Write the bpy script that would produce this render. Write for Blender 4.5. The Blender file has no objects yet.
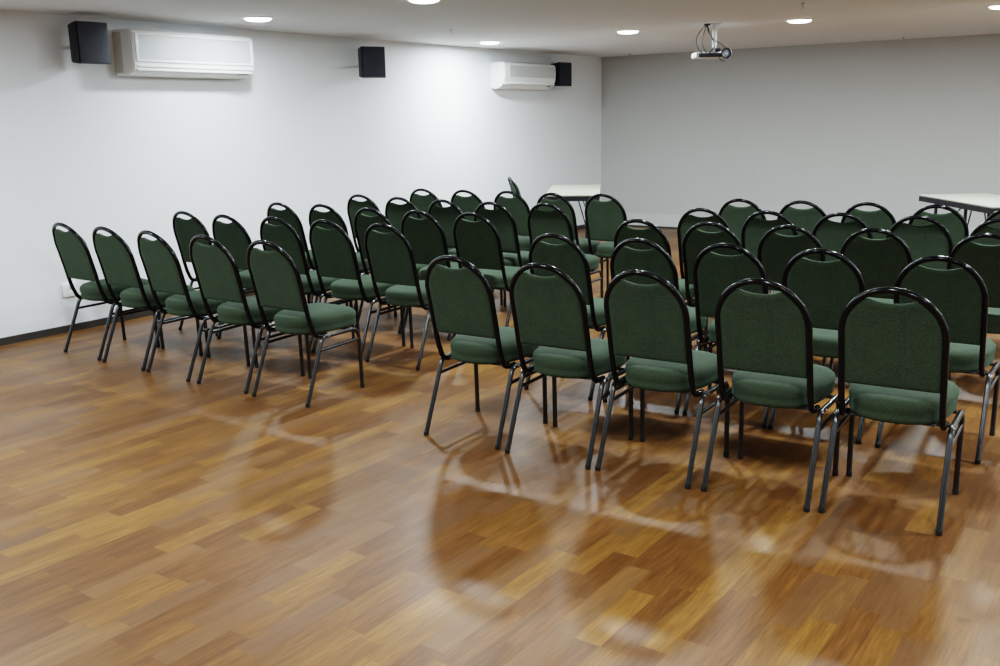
import bpy, bmesh, math, random
from mathutils import Vector, Matrix
PI = math.pi
random.seed(7)
scene = bpy.context.scene
COL = scene.collection
R = math.radians

# ------------------------------------------------------------------ helpers
def link(o, parent=None):
    COL.objects.link(o)
    if parent is not None:
        o.parent = parent
    return o

def obj(name, bm, mat, parent=None, smooth=True, sharp=R(38)):
    me = bpy.data.meshes.new(name)
    bmesh.ops.recalc_face_normals(bm, faces=bm.faces[:])
    bm.to_mesh(me); bm.free()
    for m in (mat if isinstance(mat, (list, tuple)) else [mat]):
        me.materials.append(m)
    if smooth:
        for p in me.polygons: p.use_smooth = True
        me.set_sharp_from_angle(angle=sharp)
    return link(bpy.data.objects.new(name, me), parent)

def thing(name, label, cat, loc=(0, 0, 0), rotz=0.0, group=None):
    o = bpy.data.objects.new(name, None)
    o.empty_display_size = 0.1
    o.location = loc; o.rotation_euler = (0, 0, rotz)
    o['label'] = label; o['category'] = cat
    if group: o['group'] = group
    return link(o)

def struct(name, bm, mat, smooth=False):
    o = obj(name, bm, mat, None, smooth)
    o['kind'] = 'structure'
    o['label'] = name.replace('_', ' ')
    return o

def dup(root):
    r = root.copy(); COL.objects.link(r)
    for ch in list(root.children):
        c = ch.copy(); COL.objects.link(c); c.parent = r
        for g in list(ch.children):
            d = g.copy(); COL.objects.link(d); d.parent = c
    return r

def box(bm, lo, hi, bev=0.0, seg=2, mtx=None, mi=0):
    res = bmesh.ops.create_cube(bm, size=1.0)
    vs = res['verts']
    c = [(lo[i] + hi[i]) / 2 for i in range(3)]; s = [hi[i] - lo[i] for i in range(3)]
    for v in vs:
        v.co = Vector((c[0] + v.co.x * s[0], c[1] + v.co.y * s[1], c[2] + v.co.z * s[2]))
    fs = set(f for v in vs for f in v.link_faces)
    if mi:
        for f in fs: f.material_index = mi
    if bev > 0:
        es = set(e for v in vs for e in v.link_edges)
        r = bmesh.ops.bevel(bm, geom=list(es), offset=bev, segments=seg, profile=0.5, affect='EDGES')
        vs = list(set(v for f in r['faces'] for v in f.verts) | set(v for v in vs if v.is_valid))
        if mi:
            for v in vs:
                for f in v.link_faces: f.material_index = mi
    if mtx is not None:
        for v in set(vs): v.co = mtx @ v.co
    return vs

def tube(bm, pts, r, seg=12, caps=True, rx=None):
    """round (or flattened: rx) tube along a list of points"""
    pts = [Vector(p) for p in pts]
    n = len(pts); rings = []
    t = (pts[1] - pts[0]).normalized()
    ref = Vector((1, 0, 0)) if abs(t.x) < 0.9 else Vector((0, 0, 1))
    nrm = (ref - t * ref.dot(t)).normalized()
    for i, p in enumerate(pts):
        if i == 0: t = (pts[1] - pts[0]).normalized()
        elif i == n - 1: t = (pts[-1] - pts[-2]).normalized()
        else: t = ((pts[i + 1] - p).normalized() + (p - pts[i - 1]).normalized()).normalized()
        nrm = (nrm - t * nrm.dot(t)).normalized()
        b = t.cross(nrm)
        ring = []
        for k in range(seg):
            a = 2 * PI * k / seg
            ring.append(bm.verts.new(p + nrm * math.cos(a) * (rx or r) + b * math.sin(a) * r))
        rings.append(ring)
    for a, b in zip(rings[:-1], rings[1:]):
        for k in range(seg):
            bm.faces.new((a[k], a[(k + 1) % seg], b[(k + 1) % seg], b[k]))
    if caps:
        bm.faces.new(rings[0][::-1]); bm.faces.new(rings[-1])

def lathe(bm, prof, seg=32, mtx=None, mi=0):
    rings = []
    for r, z in prof:
        if r < 1e-6:
            v = bm.verts.new((0, 0, z)); rings.append([v])
        else:
            rings.append([bm.verts.new((r * math.cos(2 * PI * k / seg), r * math.sin(2 * PI * k / seg), z)) for k in range(seg)])
    for a, b in zip(rings[:-1], rings[1:]):
        for k in range(seg):
            k2 = (k + 1) % seg
            if len(a) == 1 and len(b) == 1: continue
            if len(a) == 1: f = bm.faces.new((a[0], b[k], b[k2]))
            elif len(b) == 1: f = bm.faces.new((a[k], a[k2], b[0]))
            else: f = bm.faces.new((a[k], a[k2], b[k2], b[k]))
            f.material_index = mi
    if mtx is not None:
        for ring in rings:
            for v in ring: v.co = mtx @ v.co

def smooth_path(pts, n=8):
    """Catmull-Rom through points"""
    P = [Vector(p) for p in pts]; P = [P[0] * 2 - P[1]] + P + [P[-1] * 2 - P[-2]]
    out = []
    for i in range(1, len(P) - 2):
        for k in range(n):
            t = k / n
            a, b, c, d = P[i - 1], P[i], P[i + 1], P[i + 2]
            out.append(0.5 * ((2 * b) + (c - a) * t + (2 * a - 5 * b + 4 * c - d) * t * t + (3 * b - a - 3 * c + d) * t ** 3))
    out.append(P[-2]); return out

# ------------------------------------------------------------------ materials
class NT:
    def __init__(s, name):
        s.m = bpy.data.materials.new(name); s.m.use_nodes = True
        s.t = s.m.node_tree; s.b = s.t.nodes['Principled BSDF']
    def n(s, typ, **kw):
        nd = s.t.nodes.new(typ)
        for k, v in kw.items():
            if k.startswith('i_'):
                key = k[2:]; key = int(key) if key.isdigit() else key
                nd.inputs[key].default_value = v
            else: setattr(nd, k, v)
        return nd
    def l(s, a, b): s.t.links.new(a, b)
    def math(s, op, a, b=None, c=None):
        nd = s.t.nodes.new('ShaderNodeMath'); nd.operation = op
        for i, x in enumerate((a, b, c)):
            if x is None: continue
            if isinstance(x, (int, float)): nd.inputs[i].default_value = x
            else: s.l(x, nd.inputs[i])
        return nd.outputs[0]
    def mix(s, fac, a, b, mode='MIX'):
        nd = s.t.nodes.new('ShaderNodeMix'); nd.data_type = 'RGBA'; nd.blend_type = mode
        for sock, x in ((nd.inputs[0], fac), (nd.inputs[6], a), (nd.inputs[7], b)):
            if isinstance(x, (int, float)): sock.default_value = x
            elif isinstance(x, tuple): sock.default_value = (*x, 1.0) if len(x) == 3 else x
            else: s.l(x, sock)
        return nd.outputs[2]
    def set(s, **kw):
        for k, v in kw.items():
            s.b.inputs[k.replace('_', ' ')].default_value = (*v, 1.0) if isinstance(v, tuple) and len(v) == 3 else v
        return s

def simple(name, col, rough=0.5, metal=0.0, noise=0.0, scale=8.0, bump=0.0, bscale=200.0, spec=0.5, coat=0.0):
    s = NT(name); s.set(Base_Color=col, Roughness=rough, Metallic=metal, Specular_IOR_Level=spec, Coat_Weight=coat)
    tc = s.n('ShaderNodeTexCoord')
    if noise > 0:
        nz = s.n('ShaderNodeTexNoise', i_Scale=scale, i_Detail=4.0); s.l(tc.outputs['Object'], nz.inputs['Vector'])
        dark = tuple(c * (1 - noise) for c in col); lite = tuple(min(1, c * (1 + noise)) for c in col)
        s.l(s.mix(nz.outputs[0], dark, lite), s.b.inputs['Base Color'])
    if bump > 0:
        n2 = s.n('ShaderNodeTexNoise', i_Scale=bscale, i_Detail=3.0); s.l(tc.outputs['Object'], n2.inputs['Vector'])
        bp = s.n('ShaderNodeBump', i_Strength=bump, i_Distance=0.001); s.l(n2.outputs[0], bp.inputs['Height']); s.l(bp.outputs[0], s.b.inputs['Normal'])
    return s.m

def floor_material():
    s = NT('laminate_floor')
    tc = s.n('ShaderNodeTexCoord'); sp = s.n('ShaderNodeSeparateXYZ'); s.l(tc.outputs['Object'], sp.inputs[0])
    x, y = sp.outputs[0], sp.outputs[1]
    W = 0.088
    ux = s.math('DIVIDE', x, W); col = s.math('FLOOR', ux); fx = s.math('FRACT', ux)
    w1 = s.n('ShaderNodeTexWhiteNoise', noise_dimensions='1D'); s.l(col, w1.inputs['W'])
    off = s.math('MULTIPLY', w1.outputs[0], 17.3)
    # strip length varies from one column of strips to the next
    w1b = s.n('ShaderNodeTexWhiteNoise', noise_dimensions='1D'); s.l(s.math('ADD', col, 311.7), w1b.inputs['W'])
    ln = s.math('MULTIPLY_ADD', w1b.outputs[0], 0.14, 0.32)
    uy = s.math('ADD', s.math('DIVIDE', y, ln), off); row = s.math('FLOOR', uy); fy = s.math('FRACT', uy)
    cv = s.n('ShaderNodeCombineXYZ'); s.l(col, cv.inputs[0]); s.l(row, cv.inputs[1])
    wn = s.n('ShaderNodeTexWhiteNoise', noise_dimensions='2D'); s.l(cv.outputs[0], wn.inputs['Vector'])
    ramp = s.n('ShaderNodeValToRGB'); s.l(wn.outputs['Value'], ramp.inputs[0])
    e = ramp.color_ramp.elements
    e[0].position = 0.0; e[0].color = (0.1108, 0.0478, 0.0143, 1)
    e[1].position = 1.0; e[1].color = (0.1877, 0.0917, 0.0238, 1)
    for p, c in ((0.25, (0.1248, 0.0548, 0.0164, 1)), (0.5, (0.1408, 0.0635, 0.0180, 1)), (0.75, (0.1595, 0.0744, 0.0201, 1))):
        k = e.new(p); k.color = c
    # grain: noise stretched along the strip, shifted per strip
    sc = s.n('ShaderNodeCombineXYZ')
    s.l(s.math('MULTIPLY', x, 26.0), sc.inputs[0]); s.l(s.math('MULTIPLY', y, 2.6), sc.inputs[1]); s.l(s.math('MULTIPLY', wn.outputs['Value'], 40.0), sc.inputs[2])
    g1 = s.n('ShaderNodeTexNoise', i_Scale=1.0, i_Detail=5.0, i_Roughness=0.62, i_Distortion=0.9); s.l(sc.outputs[0], g1.inputs['Vector'])
    sc2 = s.n('ShaderNodeCombineXYZ')
    s.l(s.math('MULTIPLY', x, 150.0), sc2.inputs[0]); s.l(s.math('MULTIPLY', y, 9.0), sc2.inputs[1]); s.l(s.math('MULTIPLY', wn.outputs['Value'], 90.0), sc2.inputs[2])
    g2 = s.n('ShaderNodeTexNoise', i_Scale=1.0, i_Detail=3.0, i_Roughness=0.6); s.l(sc2.outputs[0], g2.inputs['Vector'])
    r1 = s.n('ShaderNodeMapRange', i_1=0.32, i_2=0.68, i_3=0.76, i_4=1.20); s.l(g1.outputs[0], r1.inputs[0])
    r2 = s.n('ShaderNodeMapRange', i_1=0.3, i_2=0.7, i_3=0.76, i_4=1.2); s.l(g2.outputs[0], r2.inputs[0])
    gm = s.math('MULTIPLY', r1.outputs[0], r2.outputs[0])
    cg = s.n('ShaderNodeCombineXYZ')
    for i in range(3): s.l(gm, cg.inputs[i])
    c1 = s.mix(1.0, ramp.outputs[0], cg.outputs[0], 'MULTIPLY')
    # purplish-grey cast on some strips
    w3 = s.n('ShaderNodeTexWhiteNoise', noise_dimensions='3D'); cv3 = s.n('ShaderNodeCombineXYZ'); s.l(col, cv3.inputs[0]); s.l(row, cv3.inputs[1]); cv3.inputs[2].default_value = 5.5
    s.l(cv3.outputs[0], w3.inputs['Vector'])
    c1 = s.mix(s.math('MULTIPLY', s.math('GREATER_THAN', w3.outputs[0], 0.72), 0.42), c1, (0.132, 0.072, 0.038))
    # seams
    ex = s.math('MINIMUM', fx, s.math('SUBTRACT', 1.0, fx)); ey = s.math('MINIMUM', fy, s.math('SUBTRACT', 1.0, fy))
    sx = s.math('LESS_THAN', ex, 0.012); sy = s.math('LESS_THAN', ey, 0.003)
    seam = s.math('MULTIPLY', s.math('MAXIMUM', sx, sy), 0.35)
    c2 = s.mix(seam, c1, (0.10, 0.045, 0.018))
    s.l(c2, s.b.inputs['Base Color'])
    # gloss varies: worn patches
    nz = s.n('ShaderNodeTexNoise', i_Scale=1.6, i_Detail=5.0); s.l(tc.outputs['Object'], nz.inputs['Vector'])
    rr = s.n('ShaderNodeMapRange', i_1=0.3, i_2=0.7, i_3=0.35, i_4=0.47); s.l(nz.outputs[0], rr.inputs[0]); s.l(rr.outputs[0], s.b.inputs['Roughness'])
    s.set(Specular_IOR_Level=0.30)
    bp = s.n('ShaderNodeBump', i_Strength=0.06, i_Distance=0.002); s.l(gm, bp.inputs['Height']); s.l(bp.outputs[0], s.b.inputs['Normal'])
    return s.m

def fabric(name, base, dark):
    s = NT(name)
    tc = s.n('ShaderNodeTexCoord')
    vo = s.n('ShaderNodeTexVoronoi', i_Scale=200.0); s.l(tc.outputs['Object'], vo.inputs['Vector'])
    nz = s.n('ShaderNodeTexNoise', i_Scale=9.0, i_Detail=4.0); s.l(tc.outputs['Object'], nz.inputs['Vector'])
    mr = s.n('ShaderNodeMapRange', i_1=0.1, i_2=0.6); s.l(vo.outputs['Distance'], mr.inputs[0])
    c = s.mix(mr.outputs[0], base, dark)
    lite = tuple(x * 1.12 for x in base)
    c = s.mix(s.math('MULTIPLY', nz.outputs[0], 0.5), c, lite)
    s.l(c, s.b.inputs['Base Color'])
    s.set(Roughness=0.88, Sheen_Weight=0.12, Sheen_Roughness=0.5, Specular_IOR_Level=0.25)
    s.b.inputs['Sheen Tint'].default_value = (0.35, 0.6, 0.42, 1)
    bp = s.n('ShaderNodeBump', i_Strength=0.35, i_Distance=0.0012); s.l(vo.outputs['Distance'], bp.inputs['Height']); s.l(bp.outputs[0], s.b.inputs['Normal'])
    return s.m

M = {}
M['floor'] = floor_material()
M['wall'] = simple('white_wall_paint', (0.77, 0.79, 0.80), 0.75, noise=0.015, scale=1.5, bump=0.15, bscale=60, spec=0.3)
M['wall_back'] = simple('dimmed_back_wall_paint', (0.46, 0.46, 0.445), 0.8, noise=0.015, scale=1.2, bump=0.15, bscale=60, spec=0.25)  # white paint darkened: weaker light far from the downlights is in the colour
M['ceiling'] = simple('ceiling_paint', (0.735, 0.74, 0.75), 0.85, noise=0.02, scale=1.0, spec=0.2)
M['base_dark'] = simple('dark_baseboard', (0.045, 0.040, 0.036), 0.5, noise=0.1)
M['trim_white'] = simple('white_trim', (0.52, 0.525, 0.515), 0.55, noise=0.01)
M['fabric'] = fabric('green_fabric', (0.047, 0.064, 0.038), (0.019, 0.027, 0.017))
M['black'] = simple('glossy_black_enamel', (0.003, 0.003, 0.004), 0.16, noise=0.1, coat=0.0, spec=0.38)
M['leg'] = simple('worn_black_enamel', (0.010, 0.0105, 0.012), 0.3, noise=0.25, scale=30, coat=0.3, spec=0.6)
M['rubber'] = simple('black_rubber', (0.018, 0.018, 0.018), 0.6, noise=0.1)
M['steel'] = simple('steel', (0.62, 0.62, 0.63), 0.22, metal=1.0, noise=0.05)
M['board'] = simple('black_seat_board', (0.015, 0.015, 0.015), 0.7, noise=0.1)
M['ac'] = simple('white_plastic', (0.82, 0.82, 0.81), 0.35, noise=0.01)
M['ac_grille'] = simple('pale_grille_plastic', (0.60, 0.61, 0.60), 0.45, noise=0.02)
M['ac_beige'] = simple('aged_plastic', (0.60, 0.58, 0.54), 0.5, noise=0.02)
M['slot'] = simple('dark_slot', (0.06, 0.06, 0.06), 0.6, noise=0.05)
M['spk'] = simple('black_speaker_cabinet', (0.009, 0.010, 0.014), 0.45, noise=0.1, bump=0.3, bscale=300)
M['spk_g'] = simple('black_speaker_grille', (0.017, 0.019, 0.033), 0.5, noise=0.15, bump=0.6, bscale=500)
M['laminate'] = simple('cream_laminate', (0.31, 0.31, 0.25), 0.55, noise=0.02)
M['apron'] = simple('black_table_metal', (0.006, 0.006, 0.009), 0.45, noise=0.1)
M['proj'] = simple('projector_white', (0.72, 0.73, 0.74), 0.4, noise=0.02)
M['proj_dark'] = simple('projector_dark', (0.03, 0.03, 0.035), 0.4, noise=0.1)
M['cable'] = simple('black_cable', (0.02, 0.02, 0.022), 0.5, noise=0.1)
M['glass'] = simple('lens_glass', (0.45, 0.52, 0.62), 0.05, noise=0.05, coat=1.0)
M['blue'] = simple('blue_socket_insert', (0.35, 0.48, 0.65), 0.4, noise=0.05)
def emis(name, col, st):
    s = NT(name); s.set(Base_Color=(0.9, 0.9, 0.9), Emission_Color=col, Emission_Strength=st)
    tc = s.n('ShaderNodeTexCoord'); nz = s.n('ShaderNodeTexNoise', i_Scale=3.0); s.l(tc.outputs['Object'], nz.inputs['Vector'])
    s.l(s.mix(nz.outputs[0], tuple(c * 0.98 for c in col), col), s.b.inputs['Emission Color'])
    return s.m
M['lamp'] = emis('lamp_diffuser', (1.0, 0.98, 0.96), 14.0)

# ------------------------------------------------------------------ room (x across the rows, y the way the chairs face)
XL, XR, YN, YB, ZC = -6.672, 4.4, -3.2, 11.826, 2.264
T = 0.12
def slab(name, lo, hi, mat):
    bm = bmesh.new(); box(bm, lo, hi); return struct(name, bm, mat)
slab('floor', (XL - T, YN - T, -0.1), (XR + T, YB + T, 0.0), M['floor'])
slab('ceiling', (XL - T, YN - T, ZC), (XR + T, YB + T, ZC + 0.1), M['ceiling'])
slab('wall_left', (XL - T, YN, 0.0), (XL, YB, ZC), M['wall'])
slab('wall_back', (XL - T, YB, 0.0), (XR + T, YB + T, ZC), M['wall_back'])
slab('wall_right', (XR, YN, 0.0), (XR + T, YB, ZC), M['wall'])
slab('wall_near', (XL - T, YN - T, 0.0), (XR + T, YN, ZC), M['wall'])
slab('baseboard_left', (XL, YN, 0.0), (XL + 0.012, YB - 0.014, 0.052), M['base_dark'])
slab('baseboard_back', (XL, YB - 0.018, 0.0), (XR, YB, 0.022), M['base_dark'])
slab('trim_1', (XL + 0.012, YB - 0.012, 0.022), (XR, YB, 0.185), M['trim_white'])

# ------------------------------------------------------------------ chair
PROF = [(-0.050, 0.880), (-0.034, 0.85), (-0.006, 0.79), (0.022, 0.70), (0.044, 0.61), (0.060, 0.54), (0.070, 0.49), (0.084, 0.44), (0.096, 0.405)]
def back_y(z):
    P = PROF
    if z >= P[0][1]: return P[0][0] - (z - P[0][1]) * 0.55
    for (y0, z0), (y1, z1) in zip(P[:-1], P[1:]):
        if z >= z1:
            t = (z0 - z) / (z0 - z1); return y0 + (y1 - y0) * t
    return P[-1][0]
HW, RT = 0.1755, 0.0125           # back tube: half spacing and radius
ZA = 0.702                       # where the arch starts
RA = 0.178                       # its rise
def make_chair():
    root = thing('banquet_chair', 'chair', 'chair')
    # back frame: one bent tube, arch + posts + forward bends
    bm = bmesh.new(); pts = []
    low = [(0.205, 0.353), (0.165, 0.353), (0.138, 0.357), (0.118, 0.368), (0.106, 0.385), (0.097, 0.408), (0.087, 0.43), (0.077, 0.465), (0.068, 0.50), (0.0555, 0.56), (0.039, 0.63)]
    for y, z in low: pts.append((-HW, y, z))
    for k in range(0, 33):
        a = PI * k / 32
        z = ZA + RA * math.sin(a); x = -HW * math.cos(a)
        pts.append((x, back_y(z), z))
    for y, z in reversed(low): pts.append((HW, y, z))
    tube(bm, pts, RT, 14, rx=0.0118)
    obj('back_frame', bm, M['black'], root, sharp=R(60))
    # padded back
    bm = bmesh.new(); hw = 0.165; zb = 0.503; NX, NZ = 26, 18
    def ztop(x):
        u = min(1, abs(x) / hw); za = ZA + 0.1685 * math.sqrt(max(0, 1 - u * u))
        if abs(x) < 0.082:
            return min(za, 0.828 + 0.016 * (abs(x) / 0.08) ** 2.2)
        return za
    grids = []
    for side in (0, 1):
        G = []
        for i in range(NX + 1):
            sx = math.sin((i / NX - 0.5) * PI); x = hw * sx
            colv = []
            for j in range(NZ + 1):
                t = j / NZ; t = 0.5 - 0.5 * math.cos(PI * t)
                z = zb + t * (ztop(x) - zb)
                ed = min((hw - abs(x)) / 0.03, (z - zb) / 0.03, (ztop(x) - z) / 0.03)
                ed = max(0.0, min(1.0, ed)); bul = math.sqrt(1 - (1 - ed) ** 2)
                y = back_y(z)
                y += (0.006 + 0.026 * bul) if side else (-0.003 - 0.008 * bul)
                colv.append(bm.verts.new((x, y, z)))
            G.append(colv)
        grids.append(G)
        for i in range(NX):
            for j in range(NZ):
                q = (G[i][j], G[i + 1][j], G[i + 1][j + 1], G[i][j + 1])
                bm.faces.new(q if side == 0 else q[::-1])
    A, B = grids
    for i in range(NX):
        bm.faces.new((A[i + 1][0], A[i][0], B[i][0], B[i + 1][0])); bm.faces.new((A[i][NZ], A[i + 1][NZ], B[i + 1][NZ], B[i][NZ]))
    for j in range(NZ):
        bm.faces.new((A[0][j], A[0][j + 1], B[0][j + 1], B[0][j])); bm.faces.new((A[NX][j + 1], A[NX][j], B[NX][j], B[NX][j + 1]))
    bmesh.ops.remove_doubles(bm, verts=bm.verts[:], dist=0.0003)
    obj('backrest', bm, M['fabric'], root, sharp=R(70))
    # seat cushion
    bm = bmesh.new(); NS = 56
    rings = [(0.80, 0.3635), (0.93, 0.364), (0.975, 0.371), (0.988, 0.384), (0.970, 0.397), (0.985, 0.406), (1.0, 0.424), (0.995, 0.437), (0.965, 0.450), (0.90, 0.460), (0.78, 0.466), (0.55, 0.470), (0.25, 0.471)]
    cy, hy = 0.297, 0.208; RR = []
    for sc, z in rings:
        ring = []
        for k in range(NS):
            a = 2 * PI * k / NS; c, s_ = math.cos(a), math.sin(a)
            n = 3.3 if s_ > 0 else 2.7
            ex = math.copysign(abs(c) ** (2 / n), c); ey = math.copysign(abs(s_) ** (2 / n), s_)
            hx = 0.1885 + 0.016 * ey
            x = ex * hx * sc; y = cy + ey * hy * sc
            if ey < 0: y -= 0.022 * (1 - (abs(x) / 0.2) ** 2) * sc
            fz = max(0.0, (y - 0.42) / 0.09); zz = z - (0.012 * fz * fz if z > 0.41 else 0)
            zz -= 0.008 * (abs(x) / 0.2) ** 3 if z > 0.44 else 0
            ring.append(bm.verts.new((x, y, zz)))
        RR.append(ring)
    for a, b in zip(RR[:-1], RR[1:]):
        for k in range(NS): bm.faces.new((a[k], a[(k + 1) % NS], b[(k + 1) % NS], b[k]))
    bm.faces.new(RR[0][::-1]); bm.faces.new(RR[-1])
    obj('seat', bm, M['fabric'], root, sharp=R(80))
    bm = bmesh.new(); box(bm, (-0.15, 0.13, 0.3572), (0.15, 0.44, 0.3634), 0.003, 1)
    obj('seat_board', bm, M['board'], root)
    for yy in (0.19, 0.385):
        bm = bmesh.new(); box(bm, (-0.190, yy - 0.012, 0.346), (0.190, yy + 0.012, 0.357), 0.002, 1)
        obj('seat_support', bm, M['leg'], root)
    r = 0.0112
    for sx in (-1, 1):
        xb, xt = 0.2055 * sx, 0.202 * sx
        xf = 0.2035 * sx
        bm = bmesh.new(); tube(bm, [(xb, 0.002, 0.012), (xt, 0.130, 0.320), (xt, 0.139, 0.338), (xt, 0.152, 0.349), (xt, 0.170, 0.353)], r, 12)
        lg = obj('leg', bm, M['leg'], root, sharp=R(60))
        bm = bmesh.new(); lathe(bm, [(0, 0), (0.0105, 0), (0.0120, 0.003), (0.0120, 0.020), (0.0, 0.0205)], 14, Matrix.Translation((xb, 0.0, 0)))
        obj('foot_cap', bm, M['rubber'], lg)
        bm = bmesh.new(); tube(bm, [(xf, 0.440, 0.012), (xf, 0.434, 0.285), (xf, 0.430, 0.310), (xf, 0.418, 0.334), (xf, 0.400, 0.348), (xf, 0.380, 0.353)], r, 12)
        lg = obj('leg', bm, M['leg'], root, sharp=R(60))
        bm = bmesh.new(); lathe(bm, [(0, 0), (0.0105, 0), (0.0120, 0.003), (0.0120, 0.020), (0.0, 0.0205)], 14, Matrix.Translation((xf, 0.440, 0)))
        obj('foot_cap', bm, M['rubber'], lg)
        bm = bmesh.new(); tube(bm, [(xt, 0.165, 0.353), (xf, 0.385, 0.353)], r, 12)
        obj('side_rail', bm, M['leg'], root, sharp=R(60))
        bm = bmesh.new(); tube(bm, [(xt, 0.113, 0.284), (xf, 0.434, 0.290)], 0.0085, 10)
        obj('brace', bm, M['leg'], root, sharp=R(60))
        for (yy, zz) in ((0.188, 0.353), (0.150, 0.353)):
            bm = bmesh.new()
            m = Matrix.Translation((0.212 * sx, yy, zz)) @ Matrix.Rotation(PI / 2 * sx, 4, 'Y')
            lathe(bm, [(0, 0.0035), (0.003, 0.0035), (0.0055, 0.002), (0.0062, 0), (0.0062, -0.003)], 10, m)
            obj('bolt', bm, M['steel'], root)
    return root

proto = make_chair()
first = [True]
def place_chair(x, y, yaw, label, group):
    if first[0]:
        o = proto; first[0] = False
    else:
        o = dup(proto)
    o.location = (x, y, 0); o.rotation_euler = (0, 0, yaw)
    o['label'] = label
    if group: o['group'] = group
    elif 'group' in o: del o['group']
    return o

ROWS = {
 'right': [
  [(-2.666, 3.396, 0.043), (-2.188, 3.396, 0.048), (-1.733, 3.421, 0.032), (-1.257, 3.447, 0.047), (-0.797, 3.489, 0.055)],
  [(-2.700, 4.310), (-2.205, 4.325), (-1.750, 4.335), (-1.308, 4.345), (-0.812, 4.345)],
  [(-2.623, 5.144), (-2.204, 5.171), (-1.734, 5.200), (-1.323, 5.248), (-0.773, 5.254)],
  [(-2.577, 5.925), (-2.046, 5.925), (-1.692, 5.972), (-1.269, 5.984), (-0.887, 6.006)],
  [(-2.611, 6.683), (-2.118, 6.700), (-1.773, 6.728), (-1.311, 6.711), (-0.872, 6.721)],
 ],
 'left': [
  [(-5.866, 3.434, -0.026), (-5.378, 3.417, 0.006), (-4.911, 3.408, -0.040), (-4.409, 3.407, 0.014), (-3.913, 3.401, 0.035)],
  [(-5.781, 4.302), (-5.281, 4.257), (-4.853, 4.302), (-4.389, 4.308), (-3.907, 4.308)],
  [(-5.678, 5.102), (-5.265, 5.131), (-4.698, 5.044), (-4.238, 5.042), (-3.821, 5.068)],
  [(-5.644, 5.948), (-5.138, 5.865), (-4.647, 5.814), (-4.124, 5.788), (-3.790, 5.856)],
  [(-5.565, 6.667), (-5.091, 6.684), (-4.685, 6.722), (-4.174, 6.676), (-3.793, 6.725)],
 ],
}
ROWN = ['nearest row', 'second row', 'third row', 'fourth row', 'farthest row']
NUM = ['leftmost', 'second from the left', 'middle one', 'fourth from the left', 'rightmost']
rj = random.Random(3)
MINX = 0.438
for blk in ROWS:                     # neighbours never closer than their legs allow
    for row in ROWS[blk]:
        for _ in range(40):
            for a in range(4):
                g = row[a + 1][0] - row[a][0]
                if g < MINX:
                    d = (MINX - g) / 2 + 1e-4
                    row[a] = (row[a][0] - d, *row[a][1:]); row[a + 1] = (row[a + 1][0] + d, *row[a + 1][1:])
for blk in ('right', 'left'):
    for ri, row in enumerate(ROWS[blk]):
        for ci, c in enumerate(row):
            yaw = c[2] if len(c) > 2 else 0.02 + rj.uniform(-0.015, 0.015)
            place_chair(c[0], c[1], yaw,
                'black-framed green chair, %s in the %s of the %s block' % (NUM[ci], ROWN[ri], blk),
                'green chairs in the %s of the %s block' % (ROWN[ri], blk))
place_chair(-5.755, 8.351, R(-46), 'green padded chair seen edge-on, standing alone by the far left wall beside the cream table', None)

# ------------------------------------------------------------------ tables
def make_table(w, d, label, inset=0.20, side=0.07):
    """folding table, x = width w, y = depth d, origin at the near left corner on the floor"""
    t = thing('folding_table', label, 'table', group=None)
    zt = 0.74
    bm = bmesh.new(); box(bm, (0, 0, zt - 0.012), (w, d, zt), 0.003, 2)
    obj('tabletop', bm, M['laminate'], t)
    bm = bmesh.new(); i = 0.002
    for lo, hi in (((i, i, zt - 0.058), (w - i, 0.022, zt - 0.0125)), ((i, d - 0.022, zt - 0.058), (w - i, d - i, zt - 0.0125)),
                   ((i, 0.0225, zt - 0.058), (0.022, d - 0.0225, zt - 0.0125)), ((w - 0.022, 0.0225, zt - 0.058), (w - i, d - 0.0225, zt - 0.0125))):
        box(bm, lo, hi, 0.002, 1)
    obj('apron', bm, M['apron'], t)
    for yy, s in ((inset, 1), (d - 0.20, -1)):
        for xx in (side, w - side):
            bm = bmesh.new(); tube(bm, [(xx, yy, 0.012), (xx, yy, zt - 0.02)], 0.0135, 12)
            lg = obj('leg', bm, M['apron'], t)
            bm = bmesh.new(); lathe(bm, [(0, 0), (0.016, 0), (0.017, 0.004), (0.0155, 0.025), (0, 0.026)], 14, Matrix.Translation((xx, yy, 0)))
            obj('foot_cap', bm, M['rubber'], lg)
        for zz in (0.13, zt - 0.03):
            bm = bmesh.new(); tube(bm, [(side, yy, zz), (w - side, yy, zz)], 0.011, 10)
            obj('crossbar', bm, M['apron'], t)
        for xx in (side, w - side):
            bm = bmesh.new(); tube(bm, [(xx, yy, 0.40), (w / 2 + (xx - w / 2) * 0.25, yy + s * 0.22, zt - 0.02)], 0.006, 8)
            obj('brace', bm, M['apron'], t)
    return t
t1 = make_table(0.545, 1.50, 'cream-topped folding table with black edge, in the far left corner behind the left block', 0.16, 0.13)
t1.location = (-5.135, 7.965, 0); t1.rotation_euler = (0, 0, R(29))
t2 = make_table(0.62, 1.27, 'cream-topped folding table with black edge, cut off by the right side of the photo', 0.55)
t2.location = (-1.215, 8.30, 0); t2.rotation_euler = (0, 0, R(37))

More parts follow.
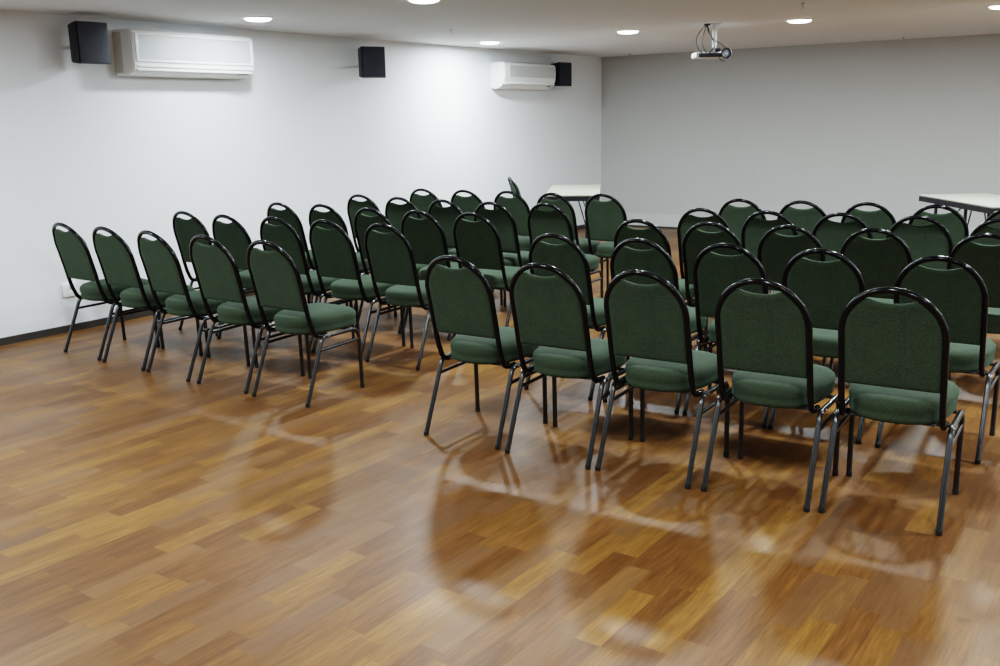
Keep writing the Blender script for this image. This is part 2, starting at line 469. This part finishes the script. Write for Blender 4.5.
# ------------------------------------------------------------------ air conditioners on the left wall
def ac_first():
    L, Hh, D = 1.14, 0.335, 0.235
    t = thing('air_conditioner', 'wide white split air conditioner with flat ribbed front panel, beside the nearest wall speaker', 'air conditioner', (XL, 4.44, 1.852), 0)
    # local: x out of the wall, y along it, z up
    bm = bmesh.new()
    prof = [(0.0, 0.0), (0.14, 0.0), (0.205, 0.022), (0.228, 0.05), (0.235, 0.10), (0.235, 0.285), (0.225, 0.315), (0.19, 0.333), (0.0, 0.335)]
    ends = []
    for y in (0.0, L):
        ends.append([bm.verts.new((x, y, z)) for x, z in prof])
    n = len(prof)
    for k in range(n): bm.faces.new((ends[0][k], ends[0][(k + 1) % n], ends[1][(k + 1) % n], ends[1][k]))
    bm.faces.new(ends[0][::-1]); bm.faces.new(ends[1])
    bmesh.ops.recalc_face_normals(bm, faces=bm.faces[:])
    bmesh.ops.bevel(bm, geom=[e for e in bm.edges if abs(e.verts[0].co.y - e.verts[1].co.y) < 1e-5], offset=0.008, segments=2, affect='EDGES')
    obj('housing', bm, M['ac'], t, sharp=R(50))
    bm = bmesh.new()
    box(bm, (0.233, 0.02, 0.095), (0.245, L - 0.02, 0.112), 0.004, 2)
    box(bm, (0.233, 0.02, 0.285), (0.245, L - 0.02, 0.302), 0.004, 2)
    box(bm, (0.233, 0.02, 0.108), (0.245, 0.045, 0.29), 0.004, 2); box(bm, (0.233, L - 0.045, 0.108), (0.245, L - 0.02, 0.29), 0.004, 2)
    obj('front_frame', bm, M['ac'], t)
    bm = bmesh.new(); box(bm, (0.232, 0.045, 0.112), (0.237, L - 0.045, 0.285))
    for k in range(28):
        z = 0.117 + k * 0.006
        box(bm, (0.236, 0.048, z), (0.2395, L - 0.048, z + 0.003))
    obj('intake_grille', bm, M['ac_grille'], t, smooth=False)
    bm = bmesh.new()
    for z0, x0 in ((0.032, 0.219), (0.058, 0.229)): box(bm, (x0 - 0.012, 0.03, z0), (x0 + 0.009, L - 0.03, z0 + 0.018), 0.004, 2)
    obj('air_vane', bm, M['ac'], t)
    bm = bmesh.new(); box(bm, (0.226, L - 0.17, 0.022), (0.2335, L - 0.07, 0.029), 0.001, 1)
    obj('badge_strip', bm, M['slot'], t)
    bm = bmesh.new(); box(bm, (0.0, -0.003, 0.02), (0.10, 0.001, 0.315), 0.001, 1)
    obj('side_cover', bm, M['ac_beige'], t)
    return t
ac_first()
def ac_second():
    L = 1.10
    t = thing('air_conditioner', 'smaller white split air conditioner with rounded underside, near the far corner of the left wall', 'air conditioner', (XL, 9.24, 1.815), 0)
    prof = [(0.0, 0.02), (0.05, 0.0), (0.09, 0.003), (0.13, 0.018), (0.165, 0.045), (0.190, 0.085), (0.200, 0.13), (0.203, 0.18), (0.200, 0.265), (0.185, 0.288), (0.16, 0.295), (0.0, 0.295)]
    bm = bmesh.new(); ends = [[bm.verts.new((x, y, z)) for x, z in prof] for y in (0.0, L)]
    n = len(prof)
    for k in range(n): bm.faces.new((ends[0][k], ends[0][(k + 1) % n], ends[1][(k + 1) % n], ends[1][k]))
    bm.faces.new(ends[0][::-1]); bm.faces.new(ends[1])
    bmesh.ops.recalc_face_normals(bm, faces=bm.faces[:])
    bmesh.ops.bevel(bm, geom=[e for e in bm.edges if abs(e.verts[0].co.y - e.verts[1].co.y) < 1e-5], offset=0.010, segments=2, affect='EDGES')
    obj('housing', bm, M['ac'], t, sharp=R(45))
    bm = bmesh.new()
    box(bm, (0.199, 0.10, 0.135), (0.206, L - 0.03, 0.262), 0.002, 1)
    for k in range(17): box(bm, (0.2055, 0.105, 0.14 + k * 0.007), (0.2085, L - 0.035, 0.1435 + k * 0.007))
    obj('intake_grille', bm, M['ac_grille'], t, smooth=False)
    bm = bmesh.new(); tube(bm, [(0.186, 0.03, 0.062), (0.186, L - 0.03, 0.062)], 0.012, 10)
    obj('air_vane', bm, M['ac'], t)
    bm = bmesh.new(); box(bm, (0.168, L - 0.16, 0.030), (0.181, L - 0.08, 0.040), 0.001, 1)
    obj('badge_strip', bm, M['slot'], t)
    bm = bmesh.new(); box(bm, (-0.001, 0.05, 0.03), (0.012, L - 0.05, 0.27)); obj('mounting_plate', bm, M['ac_beige'], t)
    bm = bmesh.new(); tube(bm, smooth_path([(0.02, 0.25, 0.30), (0.02, 0.8, 0.31), (0.02, 1.2, 0.30), (0.02, 1.35, 0.345)], 5), 0.012, 8)
    obj('pipe', bm, M['ac_beige'], t)
    return t
ac_second()

# ------------------------------------------------------------------ wall speakers
def make_speaker(label):
    t = thing('wall_speaker', label, 'speaker', group='black speakers on the left wall')
    W, H2, D = 0.235, 0.285, 0.17
    # local: x = facing direction, z up, origin at the cabinet centre
    bm = bmesh.new()
    prof = [(-D, -0.085), (-D, 0.085), (-0.12, 0.108), (-0.02, W / 2), (0.0, W / 2), (0.0, -W / 2), (-0.02, -W / 2), (-0.12, -0.108)]
    top = [bm.verts.new((x, y, H2 / 2 - (0.014 if x < -0.02 else 0.0))) for x, y in prof]; bot = [bm.verts.new((x, y, -H2 / 2 + (0.014 if x < -0.02 else 0.0))) for x, y in prof]
    n = len(prof)
    for k in range(n): bm.faces.new((bot[k], bot[(k + 1) % n], top[(k + 1) % n], top[k]))
    bm.faces.new(top); bm.faces.new(bot[::-1])
    bmesh.ops.recalc_face_normals(bm, faces=bm.faces[:])
    bmesh.ops.bevel(bm, geom=bm.edges[:], offset=0.004, segments=2, affect='EDGES')
    obj('cabinet', bm, M['spk'], t)
    bm = bmesh.new(); NN = 12; rows = []
    for i in range(NN + 1):
        y = (i / NN - 0.5) * (W - 0.012); b = 0.014 * (1 - (2 * y / W) ** 2)
        rows.append([bm.verts.new((0.001, y, -H2 / 2 + 0.006)), bm.verts.new((0.006 + b, y, -H2 / 2 + 0.008)), bm.verts.new((0.006 + b, y, H2 / 2 - 0.008)), bm.verts.new((0.001, y, H2 / 2 - 0.006))])
    for a, b in zip(rows[:-1], rows[1:]):
        for k in range(4): bm.faces.new((a[k], a[(k + 1) % 4], b[(k + 1) % 4], b[k]))
    bm.faces.new(rows[0][::-1]); bm.faces.new(rows[-1])
    obj('grille', bm, M['spk_g'], t)
    return t
def add_bracket(t, pos, yaw, k):
    # built in the speaker's own space: reaches back to the wall
    inv = (Matrix.Translation(pos) @ Matrix.Rotation(yaw, 4, 'Z')).inverted()
    wall = inv @ Vector((XL + 0.006, pos[1] + k, pos[2])); dirw = (inv.to_3x3() @ Vector((1, 0, 0))).normalized()
    bm = bmesh.new(); tube(bm, [wall, wall + dirw * 0.03, Vector((-0.165, 0, 0))], 0.010, 10)
    m = Matrix.Translation(wall) @ Matrix.Rotation(-yaw, 4, 'Z')
    box(bm, (-0.006, -0.03, -0.045), (0.003, 0.03, 0.045), 0.002, 1, m)
    obj('bracket', bm, M['spk'], t)
for (x, y, z, yawd, kk, lab) in ((-6.40, 4.105, 2.060, -3, 0.15, 'black wall speaker left of the large air conditioner, nearest to the camera'),
                            (-6.40, 6.995, 2.026, -25, 0.27, 'black wall speaker alone on the white wall between the two air conditioners'),
                            (-6.43, 10.50, 2.000, -6, 0.12, 'small-looking black wall speaker just right of the far air conditioner')):
    sp = make_speaker(lab); sp.location = (x, y, z); sp.rotation_euler = (0, 0, R(yawd)); add_bracket(sp, (x, y, z), R(yawd), kk)

# ------------------------------------------------------------------ socket
t = thing('wall_socket', 'small white socket box low on the left wall behind the leftmost chair', 'socket', (XL, 3.865, 0.262))
bm = bmesh.new(); box(bm, (0, -0.055, 0), (0.022, 0.055, 0.10), 0.005, 2); obj('faceplate', bm, M['ac'], t)
bm = bmesh.new(); box(bm, (0.021, -0.014, 0.055), (0.024, 0.014, 0.078), 0.001, 1); obj('insert', bm, M['blue'], t)

# ------------------------------------------------------------------ ceiling lights
EN = 22.0
def make_light():
    t = thing('ceiling_downlight', 'light', 'ceiling light', group='round recessed downlights in the ceiling')
    bm = bmesh.new(); lathe(bm, [(0.100, -0.001), (0.1, -0.006), (0.108, -0.008), (0.120, -0.004), (0.122, 0.0), (0.1, 0.0)], 40)
    obj('trim_ring', bm, M['ac'], t)
    bm = bmesh.new(); lathe(bm, [(0.0, -0.024), (0.04, -0.0235), (0.07, -0.021), (0.088, -0.016), (0.098, -0.008), (0.1005, 0.0), (0.0, 0.0)], 40)
    obj('diffuser', bm, M['lamp'], t)
    return t
L0 = None
LAB = {(-5.9, 5.18): 'glowing round downlight above the large air conditioner, leftmost in the ceiling',
       (-4.257, 5.168): 'glowing round downlight cut off by the top edge of the photo, above the second speaker',
       (-6.10, 8.456): 'glowing round downlight close to the left wall, just before the far air conditioner',
       (-4.469, 8.422): 'glowing round downlight left of the ceiling projector',
       (-2.90, 8.60): 'glowing round downlight just right of the ceiling projector',
       (-1.33, 8.68): 'glowing round downlight at the top right corner of the photo'}
spots = list(LAB) + [(-2.6, 5.17), (-1.0, 5.17), (0.6, 5.17), (2.2, 5.17), (3.6, 5.17), (0.25, 8.6), (1.85, 8.6), (3.4, 8.6),
        (-5.9, 1.8), (-4.25, 1.8), (-2.6, 1.8), (-1.0, 1.8), (0.6, 1.8), (2.2, 1.8)]
for x, y in spots:
    if L0 is None: o = L0 = make_light()
    else: o = dup(L0)
    o.location = (x, y, ZC)
    o['label'] = LAB.get((x, y), 'round recessed downlight outside the photo, in the ceiling above the camera side')
    ld = bpy.data.lights.new('downlight_lamp', 'AREA'); ld.shape = 'DISK'; ld.size = 0.16
    ld.energy = EN * (1.0 if y > 3 else (1.0 if x < -5 else 0.55)); ld.color = (0.84, 0.945, 1.0); ld.spread = R(180)
    lo = bpy.data.objects.new('downlight_lamp', ld); link(lo, o); lo.location = (0, 0, -0.027)

# ------------------------------------------------------------------ sprinkler heads
S0 = None
for x, y, lab in ((-5.47, 7.0, 'tiny ceiling sprinkler head left of the downlight over the far air conditioner'),
                  (-6.05, 11.45, 'tiny ceiling sprinkler head by the far left corner of the ceiling'),
                  (-2.711, 11.45, 'tiny ceiling sprinkler head close to the back wall, right of the projector'),
                  (-2.447, 7.314, 'tiny ceiling sprinkler head at the top edge of the photo above a downlight')):
    if S0 is None:
        S0 = o = thing('ceiling_sprinkler', lab, 'sprinkler', group='sprinkler heads on the ceiling')
        bm = bmesh.new(); lathe(bm, [(0, 0), (0.022, 0), (0.022, -0.004), (0.009, -0.008), (0.009, -0.03), (0.005, -0.034), (0.005, -0.05), (0, -0.05)], 16)
        obj('body', bm, M['steel'], o)
        bm = bmesh.new(); lathe(bm, [(0, -0.05), (0.016, -0.05), (0.016, -0.053), (0, -0.053)], 16); obj('deflector', bm, M['steel'], o)
    else: o = dup(S0)
    o.location = (x, y, ZC); o.scale = (0.65, 0.65, 0.65); o['label'] = lab

# ------------------------------------------------------------------ projector on the ceiling
pj = thing('ceiling_projector', 'small white projector hanging from the ceiling on a bracket with looping black cables', 'projector', (-3.60, 8.34, ZC), R(37))
# local x = photo right, y = away, z up (origin on the ceiling)
bm = bmesh.new(); lathe(bm, [(0, 0), (0.03, 0), (0.03, -0.012), (0.02, -0.016), (0, -0.016)], 20, Matrix.Translation((-0.035, 0, 0))); obj('cable_outlet', bm, M['proj_dark'], pj)
bm = bmesh.new(); box(bm, (-0.015, -0.03, -0.008), (0.075, 0.03, 0.0), 0.002, 1)
box(bm, (0.015, -0.018, -0.185), (0.050, 0.018, -0.006), 0.004, 2)
box(bm, (0.020, -0.03, -0.21), (0.045, 0.03, -0.17), 0.004, 2)
obj('mounting_pole', bm, M['proj'], pj)
bm = bmesh.new(); box(bm, (0.035, -0.03, -0.238), (0.085, 0.05, -0.208), 0.004, 1); obj('mounting_plate', bm, M['proj_dark'], pj)
bm = bmesh.new(); box(bm, (-0.128, -0.01, -0.288), (0.180, 0.20, -0.236), 0.016, 3); obj('projector_body', bm, M['proj'], pj)
bm = bmesh.new(); box(bm, (-0.105, -0.02, -0.284), (0.10, -0.008, -0.250), 0.004, 1)
for k in range(6): box(bm, (-0.095 + k * 0.032, -0.024, -0.278), (-0.08 + k * 0.032, -0.018, -0.256), 0.001, 1)
obj('connector_panel', bm, M['proj_dark'], pj)
m = Matrix.Translation((0.13, -0.04, -0.255)) @ Matrix.Rotation(PI / 2, 4, 'X')
bm = bmesh.new(); lathe(bm, [(0.032, 0), (0.046, 0), (0.048, 0.02), (0.04, 0.028), (0.032, 0.02)], 28, m); obj('fan_ring', bm, M['proj_dark'], pj)
bm = bmesh.new(); lathe(bm, [(0, 0.016), (0.02, 0.014), (0.034, 0.006), (0.034, -0.01), (0, -0.01)], 28, m); obj('fan_hub', bm, M['glass'], pj)
for pts in ([(-0.035, 0, -0.01), (-0.09, -0.02, -0.05), (-0.135, -0.03, -0.13), (-0.12, -0.04, -0.21), (-0.07, -0.035, -0.262)],
            [(-0.035, 0, -0.01), (-0.065, -0.02, -0.07), (-0.085, -0.03, -0.16), (-0.06, -0.04, -0.23), (-0.04, -0.035, -0.262)],
            [(-0.03, 0, -0.01), (-0.02, -0.03, -0.08), (0.02, -0.04, -0.14), (0.09, -0.05, -0.18), (0.13, -0.045, -0.22), (0.16, -0.04, -0.25)],
            [(-0.035, 0, -0.01), (-0.03, -0.02, -0.06), (0.0, -0.03, -0.12), (0.02, -0.05, -0.19), (-0.03, -0.045, -0.262)],
            [(0.06, -0.035, -0.27), (0.08, -0.05, -0.31), (0.12, -0.05, -0.325), (0.15, -0.04, -0.30)]):
    bm = bmesh.new(); tube(bm, smooth_path(pts, 6), 0.0035, 8); obj('cable', bm, M['cable'], pj)

# ------------------------------------------------------------------ world, camera
w = bpy.data.worlds.new('World'); scene.world = w; w.use_nodes = True
w.node_tree.nodes['Background'].inputs[0].default_value = (0.8, 0.85, 0.9, 1); w.node_tree.nodes['Background'].inputs[1].default_value = 0.15

FPX, P_, R_, H_, TH = 961.198, 0.219627, 0.020134, 1.484982, 0.620637
c, s = math.cos(TH), math.sin(TH)
def uv(v): return Vector((v[0] * c - v[1] * s, v[0] * s + v[1] * c, v[2]))
Rt = uv((math.cos(R_), -math.sin(P_) * math.sin(R_), -math.cos(P_) * math.sin(R_)))
Up = uv((math.sin(R_), math.sin(P_) * math.cos(R_), math.cos(P_) * math.cos(R_)))
Fw = uv((0, math.cos(P_), -math.sin(P_)))
cd = bpy.data.cameras.new('camera'); cam = bpy.data.objects.new('camera', cd); link(cam)
m = Matrix((Rt, Up, -Fw)).transposed().to_4x4(); m.translation = Vector((0, 0, H_)); cam.matrix_world = m
cd.sensor_width = 36.0; cd.lens = FPX * 36.0 / 1000.0; cd.clip_start = 0.05; cd.clip_end = 100
scene.camera = cam
scene.view_settings.view_transform = 'Filmic'
scene.view_settings.look = 'High Contrast'
scene.view_settings.exposure = 0.20
scene.cycles.max_bounces = 8
scene.cycles.diffuse_bounces = 6
scene.cycles.use_denoising = True
